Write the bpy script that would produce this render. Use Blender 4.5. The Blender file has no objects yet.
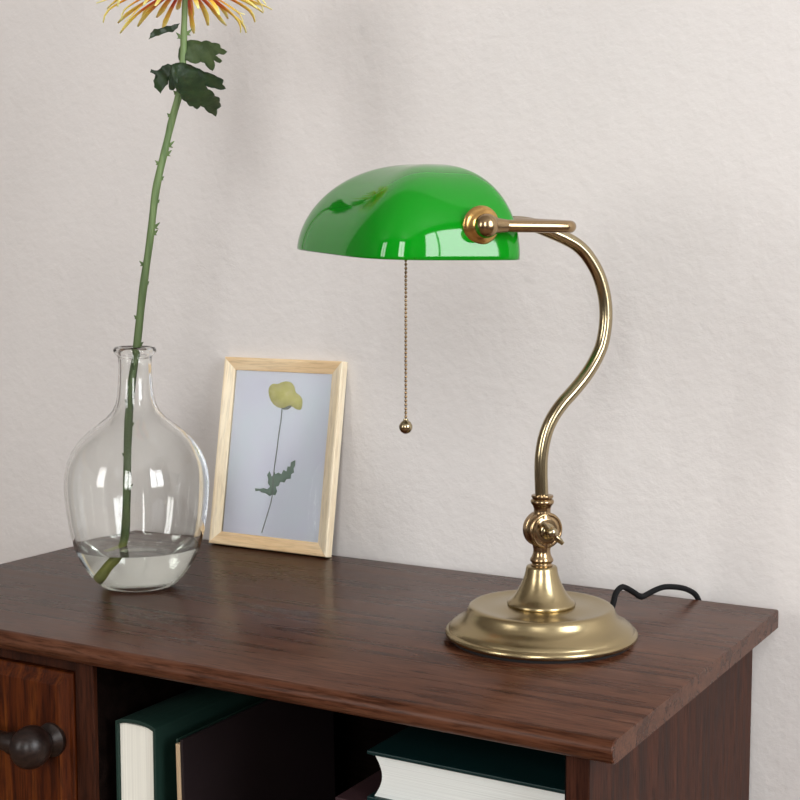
import bpy, bmesh, math, random
from mathutils import Vector, Matrix
random.seed(7)
C = bpy.context.scene.collection
PI = math.pi
TZ = 0.80                                   # height of the sideboard's top

# ------------------------------------------------------------------ helpers
def tag(o, label=None, cat=None, group=None, kind=None):
    if label: o['label'] = label
    if cat: o['category'] = cat
    if group: o['group'] = group
    if kind: o['kind'] = kind
    return o

def empty(name, loc, rz=0.0):
    o = bpy.data.objects.new(name, None); C.objects.link(o)
    o.empty_display_size = 0.02
    o.location = loc; o.rotation_euler = (0, 0, rz)
    return o

def mesh(name, verts, faces, mat, parent=None, smooth=False):
    m = bpy.data.meshes.new(name); m.from_pydata([tuple(v) for v in verts], [], faces); m.update()
    bm = bmesh.new(); bm.from_mesh(m)
    bmesh.ops.recalc_face_normals(bm, faces=bm.faces[:])
    bm.to_mesh(m); bm.free()
    if mat: m.materials.append(mat)
    if smooth:
        for p in m.polygons: p.use_smooth = True
    o = bpy.data.objects.new(name, m); C.objects.link(o)
    if parent: o.parent = parent
    return o

def bevel(o, w=0.001, seg=2, angle=35):
    b = o.modifiers.new('bevel', 'BEVEL'); b.width = w; b.segments = seg
    b.limit_method = 'ANGLE'; b.angle_limit = math.radians(angle)
    return o

def autosmooth(o, ang=40):
    for p in o.data.polygons: p.use_smooth = True
    bm = bmesh.new(); bm.from_mesh(o.data)
    for e in bm.edges:
        if len(e.link_faces) == 2 and e.calc_face_angle(0) > math.radians(ang): e.smooth = False
    bm.to_mesh(o.data); bm.free()
    return o

def box(name, x0, x1, y0, y1, z0, z1, mat, parent=None, bev=0.001):
    v = [(x, y, z) for z in (z0, z1) for y in (y0, y1) for x in (x0, x1)]
    f = [(0,1,3,2),(4,5,7,6),(0,1,5,4),(2,3,7,6),(0,2,6,4),(1,3,7,5)]
    o = mesh(name, v, f, mat, parent)
    if bev: bevel(o, bev)
    return o

def lathe_data(prof, n=64, closed=False):
    v, f, rings = [], [], []
    for (r, z) in prof:
        if r < 1e-7:
            rings.append([len(v)]); v.append((0, 0, z))
        else:
            rings.append(list(range(len(v), len(v)+n)))
            for i in range(n):
                a = 2*PI*i/n; v.append((r*math.cos(a), r*math.sin(a), z))
    pairs = list(zip(rings, rings[1:]))
    if closed: pairs.append((rings[-1], rings[0]))
    for a, b in pairs:
        for i in range(n):
            j = (i+1) % n
            if len(a) == 1 and len(b) == 1: continue
            if len(a) == 1: f.append((a[0], b[j], b[i]))
            elif len(b) == 1: f.append((a[i], a[j], b[0]))
            else: f.append((a[i], a[j], b[j], b[i]))
    return v, f

def lathe(name, prof, mat, parent=None, n=64, M=None, ang=40, closed=False):
    v, f = lathe_data(prof, n, closed)
    if M is not None: v = [M @ Vector(p) for p in v]
    o = mesh(name, v, f, mat, parent)
    return autosmooth(o, ang)

def spline(pts, k=8):
    P = [Vector(p) for p in pts]; P = [2*P[0]-P[1]] + P + [2*P[-1]-P[-2]]
    out = []
    for i in range(1, len(P)-2):
        a, b, c, d = P[i-1:i+3]
        for j in range(k):
            t = j/k
            out.append(0.5*((2*b)+(-a+c)*t+(2*a-5*b+4*c-d)*t*t+(-a+3*b-3*c+d)*t**3))
    out.append(P[-2].copy())
    return out

def tube_data(path, rad, n=16, off=0):
    P = [Vector(p) for p in path]; v, f = [], []
    R = rad if callable(rad) else (lambda t: rad)
    t0 = (P[1]-P[0]).normalized()
    up = Vector((0,0,1)) if abs(t0.z) < .9 else Vector((1,0,0))
    nrm = t0.cross(up).normalized()
    for i, p in enumerate(P):
        t = (P[min(i+1, len(P)-1)]-P[max(i-1, 0)]).normalized()
        nrm = (nrm - t*nrm.dot(t)).normalized(); bi = t.cross(nrm)
        r = R(i/(len(P)-1))
        for j in range(n):
            a = 2*PI*j/n
            v.append(p + nrm*math.cos(a)*r + bi*math.sin(a)*r)
    for i in range(len(P)-1):
        for j in range(n):
            k = (j+1) % n
            f.append((off+i*n+j, off+i*n+k, off+(i+1)*n+k, off+(i+1)*n+j))
    f.append(tuple(off+j for j in range(n))[::-1])
    f.append(tuple(off+(len(P)-1)*n+j for j in range(n)))
    return v, f

def tube(name, path, rad, mat, parent=None, n=16):
    v, f = tube_data(path, rad, n)
    return autosmooth(mesh(name, v, f, mat, parent), 50)

def flatshape(name, pts2, thick, mat, parent, M, bulge=None, cuts=2):
    """closed 2-D outline -> thin solid sheet, mapped into 3-D with M; bulge(x,y) lifts it."""
    bm = bmesh.new()
    vs = [bm.verts.new((x, y, 0)) for x, y in pts2]
    es = [bm.edges.new((vs[i], vs[(i+1) % len(vs)])) for i in range(len(vs))]
    bmesh.ops.triangle_fill(bm, use_beauty=True, use_dissolve=False, edges=es)
    if cuts:
        bmesh.ops.subdivide_edges(bm, edges=bm.edges[:], cuts=cuts, use_grid_fill=True)
    for v in bm.verts:
        if bulge: v.co.z = bulge(v.co.x, v.co.y)
    bmesh.ops.recalc_face_normals(bm, faces=bm.faces[:])
    bm.transform(M)
    m = bpy.data.meshes.new(name); bm.to_mesh(m); bm.free()
    m.materials.append(mat)
    for p in m.polygons: p.use_smooth = True
    o = bpy.data.objects.new(name, m); C.objects.link(o); o.parent = parent
    s = o.modifiers.new('s', 'SOLIDIFY'); s.thickness = thick; s.offset = 0
    return o

# ------------------------------------------------------------------ materials
def mat(name, base=(.8,.8,.8), rough=.5, metal=0.0, spec=.5, coat=0.0, coat_rough=.05, trans=0.0, ior=1.45, sss=0):
    m = bpy.data.materials.new(name); m.use_nodes = True
    b = m.node_tree.nodes['Principled BSDF']
    b.inputs['Base Color'].default_value = (*base, 1)
    b.inputs['Roughness'].default_value = rough
    b.inputs['Metallic'].default_value = metal
    b.inputs['Specular IOR Level'].default_value = spec
    b.inputs['Coat Weight'].default_value = coat
    b.inputs['Coat Roughness'].default_value = coat_rough
    b.inputs['Transmission Weight'].default_value = trans
    b.inputs['IOR'].default_value = ior
    if sss:
        b.inputs['Subsurface Weight'].default_value = sss
        b.inputs['Subsurface Scale'].default_value = .01
    return m

class G:
    def __init__(s, m): s.t = m.node_tree; s.b = s.t.nodes['Principled BSDF']
    def n(s, kind, **kw):
        x = s.t.nodes.new(kind)
        for k, v in kw.items():
            if k in x.inputs.keys(): x.inputs[k].default_value = v
            else: setattr(x, k, v)
        return x
    def l(s, a, b): s.t.links.new(a, b)
    def coords(s, scale=(1,1,1), rot=(0,0,0), loc=(0,0,0)):
        tc = s.n('ShaderNodeTexCoord'); mp = s.n('ShaderNodeMapping')
        mp.inputs['Scale'].default_value = scale; mp.inputs['Rotation'].default_value = rot
        mp.inputs['Location'].default_value = loc
        s.l(tc.outputs['Object'], mp.inputs['Vector']); return mp.outputs['Vector']
    def noise(s, vec, scale, detail=4, rough=.5, dist=0):
        x = s.n('ShaderNodeTexNoise'); x.inputs['Scale'].default_value = scale
        x.inputs['Detail'].default_value = detail; x.inputs['Roughness'].default_value = rough
        x.inputs['Distortion'].default_value = dist
        s.l(vec, x.inputs['Vector']); return x.outputs['Fac']
    def ramp(s, fac, stops):
        r = s.n('ShaderNodeValToRGB'); e = r.color_ramp.elements
        while len(e) > 2: e.remove(e[-1])
        for i, (p, c) in enumerate(stops):
            q = e[i] if i < 2 else e.new(p)
            q.position = p; q.color = (*c, 1) if len(c) == 3 else c
        s.l(fac, r.inputs['Fac']); return r.outputs['Color']
    def mix(s, fac, a, b, mode='MIX'):
        x = s.n('ShaderNodeMix'); x.data_type = 'RGBA'; x.blend_type = mode
        for src, i in ((fac, 0), (a, 6), (b, 7)):
            if isinstance(src, (int, float)): x.inputs[i].default_value = src
            elif isinstance(src, tuple): x.inputs[i].default_value = (*src, 1)
            else: s.l(src, x.inputs[i])
        return x.outputs[2]
    def bump(s, h, strength=.3, dist=.001, prev=None):
        x = s.n('ShaderNodeBump'); x.inputs['Strength'].default_value = strength; x.inputs['Distance'].default_value = dist
        s.l(h, x.inputs['Height'])
        if prev: s.l(prev, x.inputs['Normal'])
        s.l(x.outputs['Normal'], s.b.inputs['Normal']); return x.outputs['Normal']

def wood(name, c_dark, c_mid, c_light, axis='x', rough=.38, coat=.25, coat_rough=.3, grain=1.0, spec=.5, bstr=.25, pore=.7):
    m = mat(name, c_mid, rough, spec=spec, coat=coat, coat_rough=coat_rough); g = G(m)
    sc = {'x': (1.2, 16, 16), 'y': (16, 1.2, 16), 'z': (16, 16, 1.2)}[axis]
    fs = {'x': (7, 95, 95), 'y': (95, 7, 95), 'z': (95, 95, 7)}[axis]
    v = g.coords(sc); w = g.coords(fs)
    big = g.noise(v, 3.0*grain, 5, .6, 1.2)
    fine = g.noise(w, 5.0, 3, .6)
    base = g.ramp(big, [(.36, c_dark), (.50, c_mid), (.66, c_light)])
    pores = g.ramp(fine, [(.37, (.36, .33, .31)), (.52, (1, 1, 1))])
    col = g.mix(pore, base, pores, 'MULTIPLY')
    g.l(col, g.b.inputs['Base Color'])
    rr = g.ramp(big, [(.2, (rough*.85,)*3), (.8, (min(1, rough*1.25),)*3)])
    g.l(rr, g.b.inputs['Roughness'])
    g.bump(fine, bstr, .0006)
    return m

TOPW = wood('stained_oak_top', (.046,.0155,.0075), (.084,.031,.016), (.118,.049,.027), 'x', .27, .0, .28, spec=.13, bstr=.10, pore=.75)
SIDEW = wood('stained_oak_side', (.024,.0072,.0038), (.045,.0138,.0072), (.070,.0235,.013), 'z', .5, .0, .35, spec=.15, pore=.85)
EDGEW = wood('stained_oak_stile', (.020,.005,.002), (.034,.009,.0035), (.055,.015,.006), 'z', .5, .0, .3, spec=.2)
DRAWW = wood('red_oak_drawer', (.036,.006,.0008), (.076,.015,.0015), (.13,.032,.003), 'z', .5, .0, .3, 1.2, spec=.2)
HANDW = wood('dark_turned_wood', (.008,.004,.003), (.016,.008,.006), (.028,.015,.011), 'x', .36, .0, .25, spec=.4)
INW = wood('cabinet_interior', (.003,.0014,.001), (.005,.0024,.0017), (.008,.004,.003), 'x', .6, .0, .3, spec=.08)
PINE = wood('pale_pine', (.80,.64,.42), (.87,.73,.51), (.91,.80,.60), 'z', .5, .05, .3, .8, bstr=.08, pore=.25)

# wall plaster
def plaster(name, c):
    m = mat(name, c, .62, spec=.35); g = G(m)
    v = g.coords()
    big = g.noise(v, 3.0, 4, .55)
    mid = g.noise(v, 38, 5, .6, .15)
    fine = g.noise(v, 110, 5, .6)
    col = g.ramp(big, [(.3, tuple(x*.965 for x in c)), (.7, tuple(min(1, x*1.03) for x in c))])
    spots = g.ramp(g.noise(v, 42, 2, .5), [(.24, (.86,.86,.86)), (.285, (1, 1, 1))])
    g.l(g.mix(.35, col, spots, 'MULTIPLY'), g.b.inputs['Base Color'])
    nrm = g.bump(mid, .38, .0035)
    nrm = g.bump(fine, .30, .0012, nrm)
    return m
WALL = plaster('wall_plaster', (.69, .660, .640))
ROOM = mat('room_paint', (.20,.18,.165), .8)
WHITE = mat('ceiling_paint', (.45,.43,.41), .8)
FLOORM = wood('floor_boards', (.16,.09,.05), (.24,.14,.08), (.32,.2,.12), 'x', .5, .1)
WINM = mat('white_window_paint', (.75,.74,.72), .4)

def brass(name, c, rough, stretch=(1,1,1)):
    m = mat(name, c, rough, metal=1.0); g = G(m)
    v = g.coords(stretch)
    return m
BRASS = brass('antique_brass', (.40, .32, .18), .27)
g = G(BRASS); BRASS.node_tree.nodes['Principled BSDF'].inputs['Anisotropic'].default_value = 0.0
BRASSN = brass('polished_antique_brass', (.40, .33, .205), .19)
BRASS2 = brass('antique_brass_dark', (.37, .26, .145), .22)
BRASS3 = brass('golden_brass', (.56, .34, .12), .24)
FELT = mat('black_felt', (.012,.010,.010), .95)
GREEN = mat('green_cased_glass', (.0012,.235,.006), .045, spec=.5, coat=0.0, coat_rough=.015, sss=.0)
OPAL = mat('white_opal_glass', (.82,.84,.80), .2)
CORD = mat('black_cord', (.007,.007,.008), .75, spec=.2); g = G(CORD)
g.bump(g.noise(g.coords((1,1,1)), 900, 2, .5), .6, .0008)
GLASS = mat('clear_glass', (.985,.995,.985), .0, trans=1.0, ior=1.47)
WATER = mat('clear_water', (.96,.985,.95), .0, trans=1.0, ior=1.33)
BULB = mat('frosted_bulb', (.85,.85,.83), .35)

# ------------------------------------------------------------------ setting
YW = 0.026
def struct(o): o['kind'] = 'structure'; return o
struct(box('floor', -2.4, 2.6, -3.6, YW+.1, -.05, 0, FLOORM, bev=0))
struct(box('ceiling', -2.4, 2.6, -3.6, YW+.1, 3.15, 3.25, WHITE, bev=0))
struct(box('wall_back', -2.4, 2.6, YW, YW+.1, 0, 3.15, WALL, bev=0))
struct(box('wall_left', -2.5, -2.4, -3.6, YW+.1, 0, 3.15, ROOM, bev=0))

def wall_with_holes(name, a0, a1, holes, place):
    """vertical wall made of blocks around the rectangular openings; place(a0,a1,z0,z1)->8 verts"""
    v, f = [], []
    def blk(p, q, z0, z1):
        o = len(v); v.extend(place(p, q, z0, z1))
        f.extend([tuple(o+i for i in t) for t in ((0,1,3,2),(4,5,7,6),(0,1,5,4),(2,3,7,6),(0,2,6,4),(1,3,7,5))])
    x = a0
    for (h0, h1, z0, z1) in sorted(holes):
        blk(x, h0, 0, 3.15); blk(h0, h1, 0, z0); blk(h0, h1, z1, 3.15); x = h1
    blk(x, a1, 0, 3.15)
    return struct(mesh(name, v, f, ROOM))
def front_place(p, q, z0, z1): return [(x, y, z) for z in (z0, z1) for y in (-3.7, -3.6) for x in (p, q)]
def right_place(p, q, z0, z1): return [(x, y, z) for z in (z0, z1) for y in (p, q) for x in (2.6, 2.7)]
F_HOLES = [(-1.85, -.95, 1.0, 2.95), (1.05, 1.95, 1.0, 2.95)]
R_HOLES = [(-1.75, -.55, 1.0, 2.8)]
wall_with_holes('wall_front', -2.4, 2.6, F_HOLES, front_place)
wall_with_holes('wall_right', -3.6, YW+.1, R_HOLES, right_place)

def area(name, loc, direction, sx, sy, power, color=(1,1,1)):
    l = bpy.data.lights.new(name, 'AREA'); l.shape = 'RECTANGLE'; l.size = sx; l.size_y = sy
    l.energy = power; l.color = color
    o = bpy.data.objects.new(name, l); C.objects.link(o); o.location = loc
    o.rotation_euler = Vector(direction).to_track_quat('-Z', 'Y').to_euler()
    return o
POW = {0: 36, 1: 52, 2: 58}
k = 0
for (h0, h1, z0, z1) in F_HOLES:
    w = struct(box('window_%d' % (k+1), h0-.05, h1+.05, -3.62, -3.585, z0-.05, z0, WINM))
    cx, cz = (h0+h1)/2, (z0+z1)/2
    box('window_frame', h0, h0+.05, -3.66, -3.61, z0, z1, WINM, w); box('window_frame', h1-.05, h1, -3.66, -3.61, z0, z1, WINM, w)
    box('window_frame', h0+.05, h1-.05, -3.66, -3.61, z0, z0+.05, WINM, w); box('window_frame', h0+.05, h1-.05, -3.66, -3.61, z1-.05, z1, WINM, w)
    box('mullion', cx-.025, cx+.025, -3.655, -3.615, z0+.05, z1-.05, WINM, w)
    area('daylight', (cx, -3.69, cz), (0, 1, 0), h1-h0, z1-z0, POW[k], ((1, .975, .94), (1, .99, .97))[k]); k += 1
for (h0, h1, z0, z1) in R_HOLES:
    w = struct(box('window_%d' % (k+1), 2.585, 2.62, h0-.05, h1+.05, z0-.05, z0, WINM))
    cy, cz = (h0+h1)/2, (z0+z1)/2
    box('window_frame', 2.61, 2.66, h0, h0+.05, z0, z1, WINM, w); box('window_frame', 2.61, 2.66, h1-.05, h1, z0, z1, WINM, w)
    box('window_frame', 2.61, 2.66, h0+.05, h1-.05, z0, z0+.05, WINM, w); box('window_frame', 2.61, 2.66, h0+.05, h1-.05, z1-.05, z1, WINM, w)
    box('mullion', 2.615, 2.655, cy-.025, cy+.025, z0+.05, z1-.05, WINM, w)
    area('daylight', (2.69, cy, cz), (-1, 0, 0), h1-h0, z1-z0, POW[k], (.97, .985, 1)); k += 1
wd = bpy.data.worlds.new('World'); bpy.context.scene.world = wd; wd.use_nodes = True
wd.node_tree.nodes['Background'].inputs[0].default_value = (.75, .85, 1, 1)
wd.node_tree.nodes['Background'].inputs[1].default_value = .6

# ------------------------------------------------------------------ sideboard
SB = empty('sideboard', (0, -.2255, 0))
tag(SB, 'dark brown wooden sideboard with drawer and open book compartment against the wall', 'sideboard')
SY = .2255   # children are built relative to the empty
# top board: profile in (y,z), rounded front edge
def bullnose():
    zt, zb, yf, yb = TZ, TZ-.019, -.451, 0.0
    pr = [(yb, zb), (yb, zt-.001), (yb-.001, zt)]
    r = .0095
    for i in range(13):
        a = PI/2 + PI*i/12
        pr.append((yf + r*.95 + r*.95*math.cos(a), zt-r + r*math.sin(a)))
    return pr
pr = bullnose(); n = len(pr); v = []
XS = [-.4175, -.4165, .4165, .4175]
for k, x in enumerate(XS):
    s = .0008 if k in (0, 3) else 0
    cy, cz = -.2255, TZ-.0095
    for (y, z) in pr:
        v.append((x, y + (s if y < cy else -s) + SY, z + (s if z < cz else -s)))
f = [tuple(range(n)), tuple(3*n+i for i in range(n))[::-1]]
for k in range(3):
    for i in range(n): f.append((k*n+i, k*n+(i+1) % n, (k+1)*n+(i+1) % n, (k+1)*n+i))
top = mesh('tabletop', v, f, TOPW, SB); autosmooth(top, 40)
ZU = TZ-.019
def sbox(name, x0, x1, y0, y1, z0, z1, m, bev=.0008, parent=SB):
    return box(name, x0, x1, y0+SY, y1+SY, z0, z1, m, parent, bev)
sbox('side_panel', .3745, .3935, -.434, -.004, 0, ZU, SIDEW)
sbox('side_panel', -.3935, -.3745, -.434, -.004, 0, ZU, SIDEW)
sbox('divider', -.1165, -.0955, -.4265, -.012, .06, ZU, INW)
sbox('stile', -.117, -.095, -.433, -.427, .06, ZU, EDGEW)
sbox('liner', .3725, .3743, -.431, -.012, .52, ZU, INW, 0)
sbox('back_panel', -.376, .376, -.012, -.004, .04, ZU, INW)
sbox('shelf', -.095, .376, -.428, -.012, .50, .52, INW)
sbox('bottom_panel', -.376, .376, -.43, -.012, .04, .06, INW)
sbox('plinth', -.376, .376, -.415, -.40, 0, .04, SIDEW)
sbox('rail', -.376, -.117, -.432, -.41, ZU-.013, ZU, EDGEW)
sbox('rail', -.376, -.117, -.432, -.41, .575, .590, EDGEW)
# drawer front: raised field with sloped border
def raised_front(name, x0, x1, z0, z1, yb, yf, m, parent, border=.012, drop=.006):
    y0 = yf+drop
    pts = []
    for (ix, y) in ((0, yb), (0, y0+.001), (.001, y0), (border*.35, y0-.0005), (border, yf), ):
        pts.append([(x0+ix, y+SY, z0+ix), (x1-ix, y+SY, z0+ix), (x1-ix, y+SY, z1-ix), (x0+ix, y+SY, z1-ix)])
    v = [p for r in pts for p in r]; f = [(0,1,2,3)]
    for k in range(len(pts)-1):
        for i in range(4): f.append((k*4+i, k*4+(i+1)%4, (k+1)*4+(i+1)%4, (k+1)*4+i))
    f.append(tuple(4*(len(pts)-1)+i for i in range(4))[::-1])
    return mesh(name, v, f, m, parent)
DR = raised_front('drawer', -.374, -.1185, .592, ZU-.0145, -.42, -.441, DRAWW, SB)
def pull(zc, x_r, x_l, parent):
    # turned wooden bar pull with a ball at each end on round rosettes
    yk = -.467+SY
    for x, xr in ((x_r, x_r+.002), (x_l, x_l-.002)):
        Mr = Matrix.Translation((xr, -.441+SY, zc)) @ Matrix.Rotation(PI/2, 4, 'X')
        lathe('rosette', [(0,-.002),(.0150,-.002),(.0162,.001),(.0160,.003),(.012,.006),(.0082,.009),(.0075,.016),(.009,.024),(0,.030)], HANDW, parent, 32, Mr)
        Mb = Matrix.Translation((x, yk, zc)) @ Matrix.Rotation(PI/2, 4, 'Y')
        lathe('ball', [(.0200*math.sin(PI*i/16), -.0185*math.cos(PI*i/16)) for i in range(17)], HANDW, parent, 32, Mb)
    Mb = Matrix.Translation((x_l, yk, zc)) @ Matrix.Rotation(PI/2, 4, 'Y')
    L = x_r-x_l
    prof = [(0,.008),(.010,.010),(.0085,.018),(.0105,.024),(.0085,.030),(.0095,L/2),(.0085,L-.030),(.0105,L-.024),(.0085,L-.018),(.010,L-.010),(0,L-.008)]
    lathe('bar', prof, HANDW, parent, 32, Mb)
HD = bpy.data.objects.new('handle', None); C.objects.link(HD); HD.parent = SB
HD['label'] = 'dark turned wooden bar pull'
pull(TZ-.0975, -.1410, -.352, HD)
raised_front('door', -.374, -.1185, .062, .573, -.42, -.441, DRAWW, SB)

# ------------------------------------------------------------------ books
def pagemat(name, c, axis):
    m = mat(name, c, .75); g = G(m)
    s = {'x': (1200, 3, 3), 'y': (3, 1200, 3), 'z': (3, 3, 1200)}[axis]
    nn = g.noise(g.coords(s), 1.0, 3, .6)
    g.l(g.ramp(nn, [(.3, tuple(x*.84 for x in c)), (.6, c)]), g.b.inputs['Base Color'])
    g.bump(nn, .3, .0004); return m
PG_X = pagemat('page_edges_cream', (.88,.87,.78), 'x')
PG_Z = pagemat('page_edges_white', (.80,.83,.80), 'z')
PG_T = pagemat('page_edges_tan', (.50,.36,.22), 'x')
def cloth(name, c, rough=.6, spec=.4):
    m = mat(name, c, rough, spec=spec); g = G(m)
    g.bump(g.noise(g.coords(), 700, 2, .5), .3, .0005); return m
GC = cloth('green_book_cloth', (.007,.026,.019))
MC = cloth('maroon_book_cloth', (.010,.004,.005))
TC = cloth('teal_book_cover', (.004,.022,.022), .35, .3)
RC = cloth('dusty_red_cover', (.03,.012,.014))
BC = cloth('navy_cover', (.02,.022,.04))
SHZ = .520

def spine_up_book(root, w, h, L, cov, cm, pm, arch=.003):
    """stands on its fore edge: x = thickness w, z = height h (spine on top), y = length L"""
    m, t = .003, cov
    box('page_block', t, w-t, m, L-m, .004, h-.006, pm, root, .0005)
    v, f = [], []
    # cover: U-shape around the pages, arched spine
    outer = [(0, 0), (0, h-arch*1.5)]
    for i in range(1, 8):
        a = i/8; outer.append((w*a, h-arch*1.5+arch*1.5*math.sin(PI*a)**.7))
    outer += [(w, h-arch*1.5), (w, 0)]
    inner = [(t, 0), (t, h-arch*1.5-t)]
    for i in range(1, 8):
        a = i/8; inner.append((t+(w-2*t)*a, h-arch*1.5-t+arch*1.3*math.sin(PI*a)**.7))
    inner += [(w-t, h-arch*1.5-t), (w-t, 0)]
    n = len(outer)
    for y in (0, L):
        for p in outer: v.append((p[0], y, p[1]))
        for p in inner: v.append((p[0], y, p[1]))
    N = 2*n
    for i in range(n-1):
        f += [(i, i+1, n+i+1, n+i), (N+i, N+i+1, N+n+i+1, N+n+i), (i, i+1, N+i+1, N+i), (n+i, n+i+1, N+n+i+1, N+n+i)]
    f += [(0, n, N+n, N), (n-1, 2*n-1, N+2*n-1, N+n-1)]
    o = mesh('cover', v, f, cm, root); bevel(o, .0006); return o

b1 = empty('book', (-.0810, -.4200, SHZ))
tag(b1, 'thick dark green hardback with cream pages, standing spine up at left of the compartment', 'book')
spine_up_book(b1, .0475, TZ-.0715-SHZ, .27, .003, GC, PG_X)
b2 = empty('book', (-.0255, -.4160, SHZ))
tag(b2, 'thin dark maroon book with tan page edge, leaning beside the green hardback', 'book')
# thin board-covered book, page edge forward
H2 = TZ-.0835-SHZ
box('page_block', .0162, .0205, .0, .246, .003, H2-.004, PG_T, b2, .0003)
box('cover', .0206, .0236, .0008, .25, 0, H2, MC, b2, .0005)
box('cover', .0135, .0161, .004, .25, 0, H2-.001, GC, b2, .0005)
b2.rotation_euler = (0, math.radians(-1.2), 0)

def flat_book(loc, rz, W, L, T, cm, pm, label, curve=.006, spine_right=True):
    """lies flat. x: fore edge at 0, spine at W; y: 0 front (tail edge) .. L"""
    r = empty('book', loc, rz); tag(r, label, 'book')
    t = .0032; m = .004
    v, f = [], []
    n = 12; prof = []
    for i in range(n+1):
        a = i/n; prof.append((.0085 + .0075*math.sin(PI*a) - .0035, t + (T-2*t)*a))
    for y in (m, L-m):
        for p in prof: v.append((p[0], y, p[1]))
        v.append((W-.006, y, T-t)); v.append((W-.006, y, t))
    N = n+3
    f.append(tuple(range(N))); f.append(tuple(range(N, 2*N))[::-1])
    for i in range(N): f.append((i, (i+1) % N, N+(i+1) % N, N+i))
    o = mesh('page_block', v, f, pm, r); autosmooth(o, 40)
    # cover as one C-shaped shell
    sp = [(0, T), (W-.006, T)] + [(W-.006+.006*math.sin(PI*i/8), T/2+T/2*math.cos(PI*i/8)) for i in range(1, 8)] + [(W-.006, 0), (0, 0)]
    ip = [(0, T-t), (W-.006, T-t)] + [(W-.006+.003*math.sin(PI*i/8), T/2+(T/2-t)*math.cos(PI*i/8)) for i in range(1, 8)] + [(W-.006, t), (0, t)]
    n = len(sp); v = []; f = []
    for y in (0, L):
        v += [(p[0], y, p[1]) for p in sp] + [(p[0], y, p[1]) for p in ip]
    N = 2*n
    for i in range(n-1):
        f += [(i, i+1, n+i+1, n+i), (N+i, N+i+1, N+n+i+1, N+n+i), (i, i+1, N+i+1, N+i), (n+i, n+i+1, N+n+i+1, N+n+i)]
    f += [(0, n, N+n, N), (n-1, 2*n-1, N+2*n-1, N+n-1)]
    bevel(mesh('cover', v, f, cm, r), .0006)
    return r
flat_book((.135, -.419, SHZ), 0, .237, .30, .084, BC, PG_Z, 'thick navy book lying at the very bottom of the flat book pile')
flat_book((.1594, -.419, SHZ+.084), 0, .213, .29, TZ-.102-SHZ-.084, RC, PG_Z, 'dusty red book lying under the thick white-paged teal book')
flat_book((.1858, -.411, TZ-.102), 0, .1895, .28, .0425, TC, PG_Z, 'thick white-paged book with dark teal cover lying flat at right of the compartment')

# ------------------------------------------------------------------ picture frame
LEAN = math.atan2(.0375, .2263)
PF = empty('picture_frame', (-.1940, -.0110, TZ)); PF.rotation_euler = (-LEAN, 0, 0)
tag(PF, 'pale wooden picture frame with pressed yellow flower leaning on the wall', 'picture frame')
W, Hh, FW, D = .1735, .2315, .0155, .012
def rail(pts_out, pts_in):
    # mitred rail: outer edge pts_out (2), inner edge pts_in (2), in (x,z); front at y=-D
    def ring(p, q, yfo, yfi):
        return [(p[0], 0, p[1]), (p[0], yfo, p[1]), (q[0], yfi, q[1]), (q[0], -.003, q[1]), (q[0], 0, q[1])]
    mid = lambda p, q, t: (p[0]+(q[0]-p[0])*t, p[1]+(q[1]-p[1])*t)
    v = []
    for p, q in zip(pts_out, pts_in):
        c = mid(p, q, .22)
        v += [(p[0], 0, p[1]), (p[0], -D+.001, p[1]), (mid(p,q,.06)[0], -D, mid(p,q,.06)[1]), (c[0], -D, c[1]), (q[0], -D+.004, q[1]), (q[0], 0, q[1])]
    n = 6; f = [tuple(range(n)), tuple(range(n, 2*n))[::-1]] + [(i, (i+1)%n, n+(i+1)%n, n+i) for i in range(n)]
    return f, v
O = [(-W/2, 0), (W/2, 0), (W/2, Hh), (-W/2, Hh)]
I = [(-W/2+FW, FW), (W/2-FW, FW), (W/2-FW, Hh-FW), (-W/2+FW, Hh-FW)]
PINEX = wood('pale_pine_across', (.72,.50,.27), (.80,.59,.35), (.85,.68,.45), 'x', .5, .05, .3, .8, bstr=.08, pore=.25)  # more orange than PINE: partly wood tone, partly tabletop reflection put into the colour
for i in range(4):
    j = (i+1) % 4
    f, v = rail((O[i], O[j]), (I[i], I[j]))
    mesh('rail', v, f, PINEX if i in (0, 2) else PINE, PF)
PAPER = mat('pale_paper', (.66,.70,.80), .7); g = G(PAPER)
g.l(g.ramp(g.noise(g.coords(), 14, 4, .55), [(.3, (.78,.79,.92)), (.5, (.81,.85,.95)), (.75, (.80,.89,.95))]), g.b.inputs['Base Color'])
BOARD = mat('backing_board', (.25,.17,.10), .8)
pap = box('picture', -W/2+FW-.002, W/2-FW+.002, -.0052, -.0042, FW-.002, Hh-FW+.002, PAPER, PF, 0)
box('backing_board', -W/2+FW-.001, W/2-FW+.001, -.0041, -.0005, FW-.001, Hh-FW+.001, BOARD, PF, 0)
# thin clear pane: transparent with a fresnel gloss
PANE = bpy.data.materials.new('picture_glass'); PANE.use_nodes = True; nt = PANE.node_tree; nt.nodes.clear()
o_ = nt.nodes.new('ShaderNodeOutputMaterial'); tr = nt.nodes.new('ShaderNodeBsdfTransparent'); gl = nt.nodes.new('ShaderNodeBsdfGlossy')
fr = nt.nodes.new('ShaderNodeFresnel'); mx = nt.nodes.new('ShaderNodeMixShader')
gl.inputs['Roughness'].default_value = .02; tr.inputs['Color'].default_value = (1,1,1,1); fr.inputs['IOR'].default_value = 1.5
nt.links.new(fr.outputs[0], mx.inputs[0]); nt.links.new(tr.outputs[0], mx.inputs[1]); nt.links.new(gl.outputs[0], mx.inputs[2]); nt.links.new(mx.outputs[0], o_.inputs[0])
box('glass_pane', -W/2+FW-.001, W/2-FW+.001, -.0075, -.0066, FW-.001, Hh-FW+.001, PANE, PF, 0)
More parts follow.
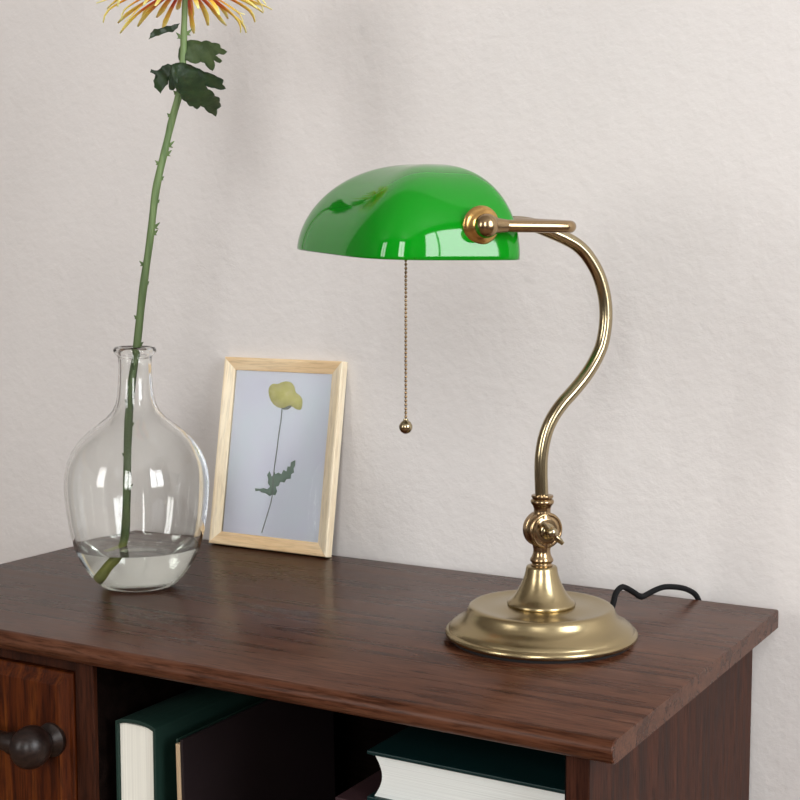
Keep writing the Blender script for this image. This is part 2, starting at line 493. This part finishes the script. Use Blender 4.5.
def pic(px, py):            # position on the sheet from a fraction of its width and height
    a = (px-160)*1.0; b = (py-98)*1.0
    det = 340*580+55*20
    s = (a*580+55*b)/det; t = (340*b-20*a)/det
    return (-W/2+FW+s*(W-2*FW), Hh-FW-t*(Hh-2*FW))
MP = Matrix.Translation((0, -.0056, 0)) @ Matrix.Rotation(PI/2, 4, 'X')
YEL = mat('pressed_petal', (.60,.56,.17), .8); g = G(YEL)
g.l(g.ramp(g.noise(g.coords(), 90, 4, .6, .5), [(.3, (.60,.58,.20)), (.55, (.70,.68,.28)), (.8, (.76,.70,.40))]), g.b.inputs['Base Color'])
PST = mat('pressed_stem', (.24,.27,.25), .8); PLF = mat('pressed_leaf', (.20,.29,.23), .8)
fl = [(275,175),(280,158),(292,149),(308,150),(322,144),(340,141),(356,146),(366,160),(371,180),(384,190),(393,206),(392,228),(386,241),(370,238),(362,232),(345,229),(332,234),(318,236),(300,228),(288,216),(279,198)]
def smooth2(p, k=4):
    q = p + p[:3]
    s = spline([(a[0], a[1], 0) for a in [p[-1]] + q], k)
    s = s[k:k+len(p)*k]
    return [(a.x, a.y) for a in s]
flatshape('pressed_flower', [pic(*p) for p in smooth2(fl, 3)], .0004, YEL, pap, MP, cuts=0)
def strip(path, w):
    P = [pic(*p) for p in path]; L, R = [], []
    for i, p in enumerate(P):
        a = Vector(P[max(i-1,0)]); b = Vector(P[min(i+1,len(P)-1)]); d = (b-a).normalized(); nn = Vector((-d.y, d.x))
        L.append(Vector(p)+nn*w); R.append(Vector(p)-nn*w)
    return [(a.x, a.y) for a in L + R[::-1]]
stp = [(323,234),(318,280),(310,330),(302,390),(294,440),(290,480),(288,530),(280,570),(266,615),(247,675)]
flatshape('pressed_stem', strip(stp, .0006), .0004, PST, pap, Matrix.Translation((0,-.0001,0)) @ MP, cuts=0)
lf = [(292,452),(296,468),(308,462),(318,468),(326,452),(336,458),(340,440),(350,440),(352,425),(367,417),(366,436),(360,446),(362,460),(352,466),(350,482),(336,484),(328,496),(314,494),(308,508),(298,512),(302,528),(296,542),(284,540),(276,546),(262,536),(248,534),(240,528),(226,530),(224,520),(242,521),(256,518),(268,522),(278,512),(270,500),(272,486),(268,472),(276,458),(284,478),(290,470)]
flatshape('pressed_leaf', [pic(*p) for p in lf], .0004, PLF, pap, MP, cuts=0)
flatshape('pressed_calyx', [pic(*p) for p in [(322,236),(334,233),(346,227),(358,226),(352,234),(342,240),(328,241)]], .0004, PST, pap, Matrix.Translation((0,-.0001,0)) @ MP, cuts=0)

# ------------------------------------------------------------------ vase, water
VB = (-.208, -.2366, TZ)
out = [(0,.0020),(.012,.0012),(.024,.0006),(.034,.0002),(.0395,.0018),(.0465,.008),(.0542,.018),(.0608,.029),(.0664,.041),(.0708,.058),(.0742,.078),(.0762,.098),(.0766,.110),(.0757,.123),(.0730,.1345),(.0678,.1465),(.0598,.1580),(.0500,.1675),(.0400,.1750),(.0310,.1820),(.0247,.189),(.0212,.1965),(.0193,.206),(.0182,.217),(.0176,.228),(.0175,.240),(.0180,.2465),(.0205,.2487),(.0225,.2512),(.0226,.2538),(.0211,.2563),(.0187,.2572),(.0166,.2560)]
inn = [(.0151,.252),(.0148,.243),(.0149,.230),(.0153,.218),(.0163,.206),(.0184,.195),(.0221,.1865),(.0286,.1790),(.0378,.1718),(.0480,.1644),(.0574,.1552),(.0650,.1440),(.0703,.1325),(.0728,.122),(.0738,.110),(.0735,.098),(.0716,.078),(.0682,.058),(.0638,.042),(.0581,.030),(.0512,.0200),(.0426,.0115),(.034,.0085),(.020,.0072),(0,.0068)]
vase = lathe('vase', out+inn, GLASS, None, 96, ang=180)
vase.location = VB
tag(vase, 'clear glass bottle vase with a round belly and narrow flared neck', 'vase')
WZ = .0440
wi = [(r+.0004, z-.0003) for r, z in inn if z < WZ-.002][::-1]
wi[0] = (0, wi[0][1])
def rad_at(z):
    for (r1, z1), (r2, z2) in zip(inn, inn[1:]):
        if z2 <= z <= z1: return r2+(r1-r2)*(z-z2)/(z1-z2)
rw = rad_at(WZ)
wat = lathe('water', wi + [(rw+.0004, WZ), (rw-.0020, WZ-.0002), (0, WZ-.0002)], WATER, None, 96, ang=60)
wat.location = VB; tag(wat, 'clear water filling the bottom of the glass bottle vase', 'water', kind='stuff')

# ------------------------------------------------------------------ chrysanthemum
CH = empty('chrysanthemum', VB)
tag(CH, 'tall orange and yellow spider chrysanthemum with dark leaves, standing in the glass vase', 'flower')
STEM = mat('flower_stem', (.115,.20,.055), .5); g = G(STEM)
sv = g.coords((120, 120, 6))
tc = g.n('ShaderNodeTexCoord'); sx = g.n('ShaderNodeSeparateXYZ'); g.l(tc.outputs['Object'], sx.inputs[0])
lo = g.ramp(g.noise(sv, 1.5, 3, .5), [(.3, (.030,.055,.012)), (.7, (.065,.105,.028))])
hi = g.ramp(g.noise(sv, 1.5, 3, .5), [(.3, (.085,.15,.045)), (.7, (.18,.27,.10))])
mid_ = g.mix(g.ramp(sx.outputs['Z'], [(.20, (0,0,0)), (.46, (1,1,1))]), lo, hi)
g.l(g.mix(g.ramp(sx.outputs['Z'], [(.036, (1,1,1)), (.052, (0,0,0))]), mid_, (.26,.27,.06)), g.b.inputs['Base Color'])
LEAF = mat('chrysanthemum_leaf', (.018,.045,.016), .45); g = G(LEAF)
g.l(g.ramp(g.noise(g.coords(), 60, 4, .6), [(.3, (.008,.022,.011)), (.7, (.024,.050,.018))]), g.b.inputs['Base Color'])
g.bump(g.noise(g.coords(), 160, 3, .6), .5, .001)
LEAF2 = mat('chrysanthemum_leaf_pale', (.05,.09,.03), .5); g = G(LEAF2)
g.l(g.ramp(g.noise(g.coords(), 60, 4, .6), [(.3, (.035,.065,.022)), (.7, (.07,.11,.04))]), g.b.inputs['Base Color'])
g.bump(g.noise(g.coords(), 160, 3, .6), .5, .001)
sp = [(-.030,-.016,.0135),(-.0205,-.0140,.030),(-.0118,-.0090,.0498),(-.0086,-.0073,.0931),(-.0068,-.0058,.1576),(-.0035,-.0031,.211),(.0018,.0016,.2587),(.0073,.0063,.3168),(.0135,.0117,.3694),(.0189,.0163,.4217),(.0264,.0229,.4634),(.0323,.0279,.4946),(.0389,.0337,.5258),(.0416,.036,.5568),(.0427,.037,.5876),(.0438,.0379,.6183),(.0441,.0382,.629)]
path = spline(sp, 8)
def srad(t):
    z = t
    r = .0047 - .0013*z
    if z > .8: r -= (z-.8)*.003
    return r + .0003*math.sin(z*75)*math.sin(z*31)
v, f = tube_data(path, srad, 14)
def add_blob(v, f, c, r, stretch, d):
    """small pointed bud growing from the stem"""
    o = len(v); d = Vector(d).normalized(); a = d.orthogonal().normalized(); b = d.cross(a)
    for i in range(5):
        t = i/4; rr = r*(1-t**1.5)*(1 if i else .8) + .0002
        for j in range(6):
            an = 2*PI*j/6; v.append(Vector(c)+d*stretch*t+a*math.cos(an)*rr+b*math.sin(an)*rr)
    for i in range(4):
        for j in range(6): k = (j+1)%6; f.append((o+i*6+j, o+i*6+k, o+(i+1)*6+k, o+(i+1)*6+j))
    f.append(tuple(o+24+j for j in range(6)))
RV = Vector((.7562, .6544, 0))          # sideways across the vase as seen from the room
def on_stem(z):
    return min(path, key=lambda p: abs(p.z-z))
for z, s, L in ((.262,1,.006),(.29,-1,.005),(.325,1,.004),(.345,-1,.007),(.376,1,.007),(.384,1,.009),(.407,1,.004),(.432,1,.005),(.448,-1,.006),(.458,1,.008),(.466,1,.009),(.500,-1,.005),(.520,-1,.005),(.17,1,.005),(.20,-1,.004),(.11,1,.005),(.14,-1,.004),(.578,-1,.008),(.585,1,.008)):
    c = on_stem(z); add_blob(v, f, c+RV*s*.003, .0017, L*.9, RV*s+Vector((0,0,.9))+Vector((.3,-.3,0)))
    add_blob(v, f, c+RV*s*.003, .0012, L*.6, RV*s+Vector((.2,-.5,-.4)))
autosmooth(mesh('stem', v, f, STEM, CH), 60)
# leaves: outlines in centimetres around the leaf's foot, tilted out of plane
PX = 1/927.5
def leaf(pts, foot, m, yaw, tilt, depth, droop, fwd=0.0):
    u0, v0 = foot
    pp = [((x-u0)/3.333*PX, -(y-v0)/3.333*PX) for x, y in pts]
    q = []
    for i, a in enumerate(pp):        # add a little serration between the lobe points
        b = pp[(i+1) % len(pp)]; q.append(a)
        mx_, my_ = (a[0]+b[0])/2, (a[1]+b[1])/2
        dx, dy = b[0]-a[0], b[1]-a[1]
        q.append((mx_-dy*.07, my_+dx*.07))
    X = RV.copy(); Z = Vector((0,0,1)); Y = X.cross(Z)
    B = Matrix((( X.x, Z.x, -Y.x, 0), (X.y, Z.y, -Y.y, 0), (X.z, Z.z, -Y.z, 0), (0,0,0,1)))
    fx = (183-139) * PX; zz = (u0, v0)
    base = Vector((.6544,-.7562,0))*fwd + RV*((60+u0/3.333-139)*PX) + Vector((0,0,.6183-(v0/3.333)*PX*1.005+.0)) 
    M = Matrix.Translation(base) @ Matrix.Rotation(0, 4, 'Z') @ B
    def bul(x, y):
        r = math.hypot(x, y)
        return depth*math.sin(min(r/.05, 1.4)*2.2) - droop*r*r*18 + yaw*x + tilt*y + .0012*math.sin(x*420+y*260)
    return flatshape('leaf', q, .0006, m, CH, M, bul, 3)
L1 = [(398,208),(420,200),(445,202),(470,212),(500,230),(520,236),(540,250),(556,262),(552,276),(561,294),(545,297),(528,288),(510,282),(498,272),(508,290),(522,300),(527,318),(540,325),(538,342),(541,358),(528,368),(521,396),(510,384),(500,378),(490,358),(480,352),(468,364),(456,352),(446,352),(438,336),(424,326),(420,306),(410,296),(404,272)]
L2 = [(420,190),(420,165),(426,142),(445,129),(470,128),(492,136),(505,134),(522,144),(544,150),(548,164),(566,180),(556,188),(542,182),(532,186),(540,194),(551,208),(544,213),(532,204),(526,198),(530,218),(522,236),(508,222),(500,206),(488,200),(470,205),(445,192)]
L3 = [(402,206),(385,201),(368,206),(352,222),(332,216),(328,226),(345,236),(338,255),(340,278),(352,290),(360,300),(370,282),(384,268),(392,240)]
L4 = [(398,66),(380,72),(355,80),(335,90),(315,96),(303,112),(297,134),(312,124),(330,116),(350,104),(375,97),(390,84)]
L5 = [(396,210),(408,215),(414,240),(412,270),(400,292),(388,290),(386,268),(390,240)]
leaf(L2, (418,192), LEAF2, -.55, .3, .004, .6)
leaf(L1, (402,206), LEAF, .45, .2, .004, .9, .009)
leaf(L3, (400,208), LEAF, -.6, .2, .003, .5)
L4 = [(x+27, y+7) for x, y in L4]
leaf(L4, (423,77), LEAF, .5, .1, .002, .4)
leaf(L5, (398,212), LEAF, -.8, .2, .002, .4, .007)
# flower head
PETAL = mat('petal', (.7,.3,.04), .55); g = G(PETAL)
at = g.n('ShaderNodeAttribute'); at.attribute_name = 'along'
nn = g.noise(g.coords((30,30,30)), 2.0, 3, .5)
mm = g.n('ShaderNodeMath', operation='MULTIPLY_ADD'); g.l(nn, mm.inputs[0]); mm.inputs[1].default_value = .35; 
sb = g.n('ShaderNodeMath', operation='SUBTRACT'); g.l(at.outputs['Fac'], sb.inputs[0]); sb.inputs[1].default_value = .17
g.l(sb.outputs[0], mm.inputs[2])
g.l(g.ramp(mm.outputs[0], [(.0, (.45,.02,.012)), (.46, (.70,.10,.015)), (.60, (.86,.36,.04)), (.76, (.90,.62,.08)), (1.0, (.85,.76,.28))]), g.b.inputs['Base Color'])
g.b.inputs['Subsurface Weight'].default_value = .25; g.b.inputs['Subsurface Scale'].default_value = .004
HC = Vector((.0441, .0382, .6285))
HEAD = lathe('flower_head', [(0,-.006),(.004,-.004),(.0085,-.001),(.0115,.004),(.0125,.010),(.011,.018),(.007,.024),(0,.027)], STEM, CH, 24, Matrix.Translation(HC))
def petal(az, el, L, droop, w, hook, r0, z0):
    v, f, al = [], [], []
    n = 12; d = Vector((math.cos(az), math.sin(az), 0)); side = Vector((-math.sin(az), math.cos(az), 0))
    p = HC + d*r0 + Vector((0,0,z0)); ang = el
    sw = random.uniform(-.5, .5)
    for i in range(n+1):
        t = i/n
        width = w*(.40+.75*t)*(1 if t < .85 else 1-(t-.85)/.15*.65)
        cup = width*.55*(1-t*.45)
        tn = d*math.cos(ang)+Vector((0,0,math.sin(ang))); up = (-d*math.sin(ang)+Vector((0,0,math.cos(ang))))
        for j in range(5):
            s = (j-2)/2
            v.append(p + side*(width*s) + up*(cup*abs(s)**1.5 + .0002)); al.append(t)
        p = p + tn*(L/n) + side*(sw*L/n*t*.35)
        ang -= (droop/n)*(.3+1.4*t)
        if t > .72: ang += hook/n*4
    for i in range(n):
        for j in range(4): f.append((i*5+j, i*5+j+1, (i+1)*5+j+1, (i+1)*5+j))
    o = mesh('petal', v, f, PETAL, HEAD, True)
    a = o.data.attributes.new('along', 'FLOAT', 'POINT')
    for i, x in enumerate(al): a.data[i].value = x
    s = o.modifiers.new('s', 'SOLIDIFY'); s.thickness = .0006; s.offset = 0
for row, (cnt, el, L, dr, w, r0, z0) in enumerate([(15, -.34, .074, .70, .0026, .010, .001), (30, -.08, .082, .65, .0031, .0105, .003), (24, .25, .080, .75, .0029, .0105, .007), (18, .55, .070, .75, .0028, .010, .011), (18, .85, .060, .7, .0027, .008, .016), (14, 1.2, .048, .6, .0025, .005, .020)]):
    for i in range(cnt):
        az = 2*PI*(i+.5*(row % 2))/cnt + random.uniform(-.10, .10)
        petal(az, el+random.uniform(-.10,.12), L*random.uniform(.85,1.10), dr*random.uniform(.4,1.4), w*random.uniform(.8,1.15), random.choice([0,0,.6,1.2,-.8]), r0, z0)

# ------------------------------------------------------------------ banker's lamp
LP = empty('desk_lamp', (.2566, -.2186, TZ), math.radians(50.05))
tag(LP, 'antique brass banker desk lamp with green glass shade and pull chain on the sideboard', 'lamp')
lathe('felt_pad', [(0,0),(.0830,0),(.0836,.0010),(.0836,.0036),(0,.0036)], FELT, LP, 96)
prof = [(0,.0034),(.0862,.0034),(.0878,.0043),(.0884,.0062),(.0879,.0082),(.0864,.0094),(.0852,.0097),(.0848,.0106),(.0838,.0124),(.0812,.0145),(.0774,.0166),(.0736,.0190),(.0706,.0218),(.0688,.0248),(.0677,.0276),(.0666,.0298),(.0648,.0312),(.0625,.0316),(.0590,.0308),(.053,.0300),(.046,.0299),(.038,.0305),(.0325,.0318),(.020,.032),(0,.032)]
lathe('base', prof, BRASS, LP, 128, ang=60)
bell = [(.0,.0310),(.0300,.0312),(.0312,.0324),(.0314,.0340),(.0304,.0356),(.0280,.0372),(.0255,.0398),(.0232,.0430),(.0212,.0465),(.0192,.0505),(.0174,.0545),(.0158,.0590),(.0148,.0630),(.0143,.0665),(.0136,.0680),(.0122,.0686),(0,.0686)]
lathe('collar', bell, BRASS, LP, 96, ang=60)
# swivel joint: lower and upper necks, drum and wing screw
low = [(0,.0680),(.0100,.0680),(.0102,.0694),(.0092,.0702),(.0090,.0710),(.0098,.0718),(.0108,.0732),(.0106,.0748),(.0094,.0766),(.0082,.0795),(.0078,.0830),(.0086,.0870),(.0092,.0900),(0,.0905)]
lathe('lower_neck', low, BRASS2, LP, 64, ang=50)
upp = [(0,.1130),(.0092,.1132),(.0086,.1155),(.0077,.1180),(.0078,.1215),(.0090,.1245),(.0104,.1262),(.0108,.1280),(.0102,.1295),(.0090,.1302),(.0094,.1312),(.0102,.1324),(.0098,.1338),(.0070,.1344),(0,.1344)]
lathe('upper_neck', upp, BRASS2, LP, 64, ang=50)
JA = math.radians(2)
JM = Matrix.Translation((.0005, 0, .1020)) @ Matrix.Rotation(JA, 4, 'Z') @ Matrix.Rotation(PI/2, 4, 'X')   # local z -> towards the room
drum = [(0,-.0085),(.0150,-.0085),(.0166,-.0072),(.0168,-.0010),(.0160,-.0006),(.0156,.0002),(.0160,.0010),(.0168,.0014),(.0168,.0068),(.0160,.0082),(.0148,.0086),(.0138,.0078),(.0128,.0078),(.0118,.0086),(.0100,.0088),(.0,.0090)]
DM = lathe('joint_drum', drum, BRASS2, LP, 64, JM, ang=45)
scr = [(0,.0085),(.0075,.0085),(.0072,.0110),(.0048,.0125),(.0042,.0150),(.0046,.0160),(.0052,.0185),(.0048,.0210),(.0036,.0224),(0,.0230)]
WS = lathe('wing_screw', scr, BRASSN, LP, 32, JM, ang=45)
wd_ = math.radians(-45)
wp = []
for s in (-1, 1):
    P = [JM @ Vector((math.cos(wd_)*s*r, math.sin(wd_)*s*r, z)) for r, z in ((.001,.0178),(.006,.0183),(.011,.0190),(.0148,.0196))]
    v, f = tube_data(spline(P, 4), lambda t: .0016+.0008*math.sin(PI*min(1, t*1.05))+.0003, 12)
    autosmooth(mesh('wing', v, f, BRASSN, WS), 50)
# swan-neck tube
stem_p = [(-.0006,0,.1335),(-.0012,0,.1450),(-.0016,0,.1568),(-.0012,0,.1700),(.0012,0,.1843),(.0053,0,.1965),(.0115,0,.2073),(.0197,0,.2175),(.0289,0,.2266),(.0385,0,.2368),(.0470,0,.2475),(.0540,0,.2588),(.0590,0,.2700),(.0618,0,.2835),(.0627,0,.2973),(.0614,0,.3115),(.0580,0,.3247),(.0533,0,.3360),(.0472,0,.3456),(.0405,0,.3538),(.0328,0,.3602),(.0250,0,.3646),(.0168,0,.3682),(.0050,0,.3726),(-.0099,0,.3778),(-.0220,0,.3797),(-.0315,0,.3800)]
tube('swan_neck', spline(stem_p, 4), .0061, BRASSN, LP, 32)
# tilted yoke and shade frame: rotates 3 degrees about the sideways axis
TL = Matrix.Translation((0, 0, .3800)) @ Matrix.Rotation(math.radians(3.3), 4, 'X')
def T3(p): return TL @ Vector(p)
YH = .1180
XC, ZC = -.1090, .0000        # boss position, relative to the pivot
yk = []
RR = .007
def corner(cx, cy, a0, a1): return [(cx+RR*math.cos(a0+(a1-a0)*i/6), cy+RR*math.sin(a0+(a1-a0)*i/6), 0) for i in range(7)]
yk = [(XC+.004, -YH, 0), (XC+.03, -YH, 0), (-.050, -YH, 0)] + corner(-.0320-RR, -YH+RR, -PI/2, 0) + [(-.0320, -.05, 0), (-.0320, 0, 0), (-.0320, .05, 0)] + corner(-.0320-RR, YH-RR, 0, PI/2) + [(-.050, YH, 0), (XC+.03, YH, 0), (XC+.004, YH, 0)]
tube('yoke', [T3(p) for p in yk], .0050, BRASS2, LP, 24)
for s in (-1, 1):
    MB_ = TL @ Matrix.Translation((XC, s*.1065, 0)) @ Matrix.Rotation(-s*PI/2, 4, 'X')
    ros = [(0,-.004),(.0125,-.004),(.0150,.0005),(.0158,.0022),(.0152,.0036),(.0128,.0046),(.0105,.0062),(.0082,.0086),(0,.0090)]
    rr = lathe('rosette', ros, BRASS3, LP, 48, MB_, ang=45)
    kb = [(0,.0050),(.0060,.0055),(.0082,.0075),(.0094,.0105),(.0097,.0130),(.0092,.0160),(.0076,.0190),(.0050,.0210),(.0022,.0218),(0,.0220)]
    lathe('knob', kb, BRASS2, rr, 32, MB_, ang=60)
    tube('ferrule', [T3((XC+.004, s*YH, 0)), T3((XC+.010, s*YH, 0)), T3((XC+.018, s*YH, 0))], lambda t: .0076-.0024*t, BRASS2, rr, 24)
# shade
SR = math.radians(4)
HL, XB, XF, HZ = .1130, -.0675, -.2080, .0770
APX = -.1120
RIMZ = -.0275
def shade_pt(phi, q, off=0.0):
    # phi around the rim (0 = back, pi/2 = far end, pi = front), q 0 apex .. 1 rim
    c, s = math.cos(phi), math.sin(phi)
    e = .55
    cx = math.copysign(abs(c)**e, c); sy = math.copysign(abs(s)**e, s)
    nrm = (abs(cx)**4.6+abs(sy)**4.6)**(1/4.6)
    cx /= nrm; sy /= nrm
    ax = (XB-APX) if cx > 0 else (APX-XF)
    wF = max(0, -c)**2; wB = max(0, c)**2; wE = s*s
    x = APX + cx*(ax-off)*q; y = sy*(HL-off)*q
    nexp = 2.2*wF + 2.2*wB + 2.6*wE
    mexp = 1.65*wF + 2.2*wB + 2.0*wE
    z = RIMZ + (HZ-off)*(max(0, 1-q**nexp))**(1/mexp)
    X0 = -.135; ca, sa = math.cos(SR), math.sin(SR)
    return T3((X0+(x-X0)*ca-y*sa, (x-X0)*sa+y*ca, z))
def shade_shell(off, n=120, m=40):
    v, f = [shade_pt(0, 0, off)], []
    for i in range(1, m+1):
        q = math.sin(PI/2*i/m)**.9 if i < m else 1.0
        for j in range(n): v.append(shade_pt(2*PI*j/n, q, off))
    for j in range(n): f.append((0, 1+j, 1+(j+1) % n))
    for i in range(m-1):
        for j in range(n):
            k = (j+1) % n; a = 1+i*n; b = a+n
            f.append((a+j, b+j, b+k, a+k))
    return v, f
vo, fo = shade_shell(0.0); vi, fi = shade_shell(.0032)
n = 120; no = len(vo)
v = vo+vi; f = fo + [tuple(no+i for i in t)[::-1] for t in fi]
ro, ri = no-n, no+len(vi)-n
for j in range(n): f.append((ro+j, ri+j, ri+(j+1) % n, ro+(j+1) % n))
sh = mesh('lamp_shade', v, f, GREEN, LP, True)
sh['label'] = 'glossy green glass shade'
sh.data.materials.append(OPAL)
for i, p in enumerate(sh.data.polygons):
    if i >= len(fo) and i < len(fo)+len(fi): p.material_index = 1
# socket, bulb and pull chain under the shade
Ms = TL @ Matrix.Translation((-.125, -.092, -.004)) @ Matrix.Rotation(-PI/2, 4, 'X')
lathe('socket', [(0,0),(.012,0),(.0165,.006),(.0165,.040),(.0140,.046),(0,.046)], BRASS2, LP, 32, Ms)
lathe('bulb', [(0,.046),(.012,.047),(.0135,.060),(.0200,.080),(.0245,.100),(.0225,.120),(.014,.133),(0,.137)], BULB, LP, 32, Ms)
tube('bracket', [T3((XC, -.104, 0)), T3((-.115, -.098, -.002)), T3((-.120, -.090, -.004))], .004, BRASS2, LP, 12)
# bead chain
CX, CYc = -.1258, -.045
CHX, CHY = -.1329, 0.0
v, f = [], []
zt, zb = .3850, .2070
sv_, sf_ = lathe_data([(.0014*math.sin(PI*i/6), -.0014*math.cos(PI*i/6)) for i in range(7)], 8)
nb = 52
for i in range(nb):
    z = zb + (zt-zb)*i/(nb-1); o = len(v)
    v += [(CHX+p[0], CHY+p[1], z+p[2]) for p in sv_]; f += [tuple(o+k for k in t) for t in sf_]
o = len(v); tv, tf = tube_data([(CHX, CHY, zb), (CHX, CHY, (zb+zt)/2), (CHX, CHY, zt)], .0005, 6, o); v += tv; f += tf
pc = mesh('pull_chain', v, f, BRASS2, LP, True)
lathe('chain_ball', [(0,-.0060),(.0020,-.0058),(.0042,-.0043),(.0057,-.0018),(.0060,0),(.0057,.0018),(.0042,.0043),(.0022,.0056),(.0020,.0072),(0,.0074)], BRASSN, pc, 24, Matrix.Translation((CHX, CHY, .2015)), ang=50)
tube('chain_arm', [(CHX, CHY, .3845), (CHX+.002, CHY-.012, .3810), (-.128, -.052, .3750)], .0018, BRASS2, LP, 10)

# cord (leaves the base, loops up, drops behind the sideboard)
def lamp_local(p):
    a = math.radians(-50.05); x, y, z = p[0]-.2566, p[1]+.2186, p[2]
    return Vector((x*math.cos(a)-y*math.sin(a), x*math.sin(a)+y*math.cos(a), z))
cp = [(.2890,-.1560,.0060),(.2925,-.1420,.0080),(.2921,-.130,.0179),(.2912,-.120,.0265),(.2915,-.1060,.0295),(.2930,-.0950,.0262),(.2965,-.085,.0205),(.3002,-.075,.0145),(.3025,-.0640,.0150),(.3058,-.050,.0168),(.3110,-.040,.0185),(.3167,-.030,.0175),(.3220,-.019,.0150),(.3263,-.008,.0110),(.3308,.004,.0035),(.3332,.0100,-.0080),(.3345,.0120,-.030),(.3340,.0120,-.10),(.3300,.0120,-.30)]
tube('cord', [lamp_local(p) for p in spline(cp, 6)], .0029, CORD, LP, 12)

# ------------------------------------------------------------------ camera
cam = bpy.data.cameras.new('camera'); co = bpy.data.objects.new('camera', cam); C.objects.link(co)
yaw, pitch = math.radians(30.05), math.atan(132/1389)
fh = Vector((-math.sin(yaw), math.cos(yaw), 0)); Rr = Vector((math.cos(yaw), math.sin(yaw), 0))
F = fh*math.cos(pitch)-Vector((0,0,1))*math.sin(pitch); U = Rr.cross(F)
co.matrix_world = Matrix(((Rr.x, U.x, -F.x, .772), (Rr.y, U.y, -F.y, -1.369), (Rr.z, U.z, -F.z, TZ+.34), (0,0,0,1)))
cam.sensor_width = 36; cam.lens = 1389/800*36; cam.clip_start = .02
sc = bpy.context.scene; sc.camera = co
sc.view_settings.view_transform = 'Standard'; sc.view_settings.look = 'None'
sc.view_settings.exposure = 0.53; sc.view_settings.gamma = 1; sc.view_settings.use_curve_mapping = False
sc.cycles.max_bounces = 16; sc.cycles.transmission_bounces = 14; sc.cycles.transparent_max_bounces = 12
sc.cycles.sample_clamp_indirect = 6; sc.cycles.blur_glossy = .4
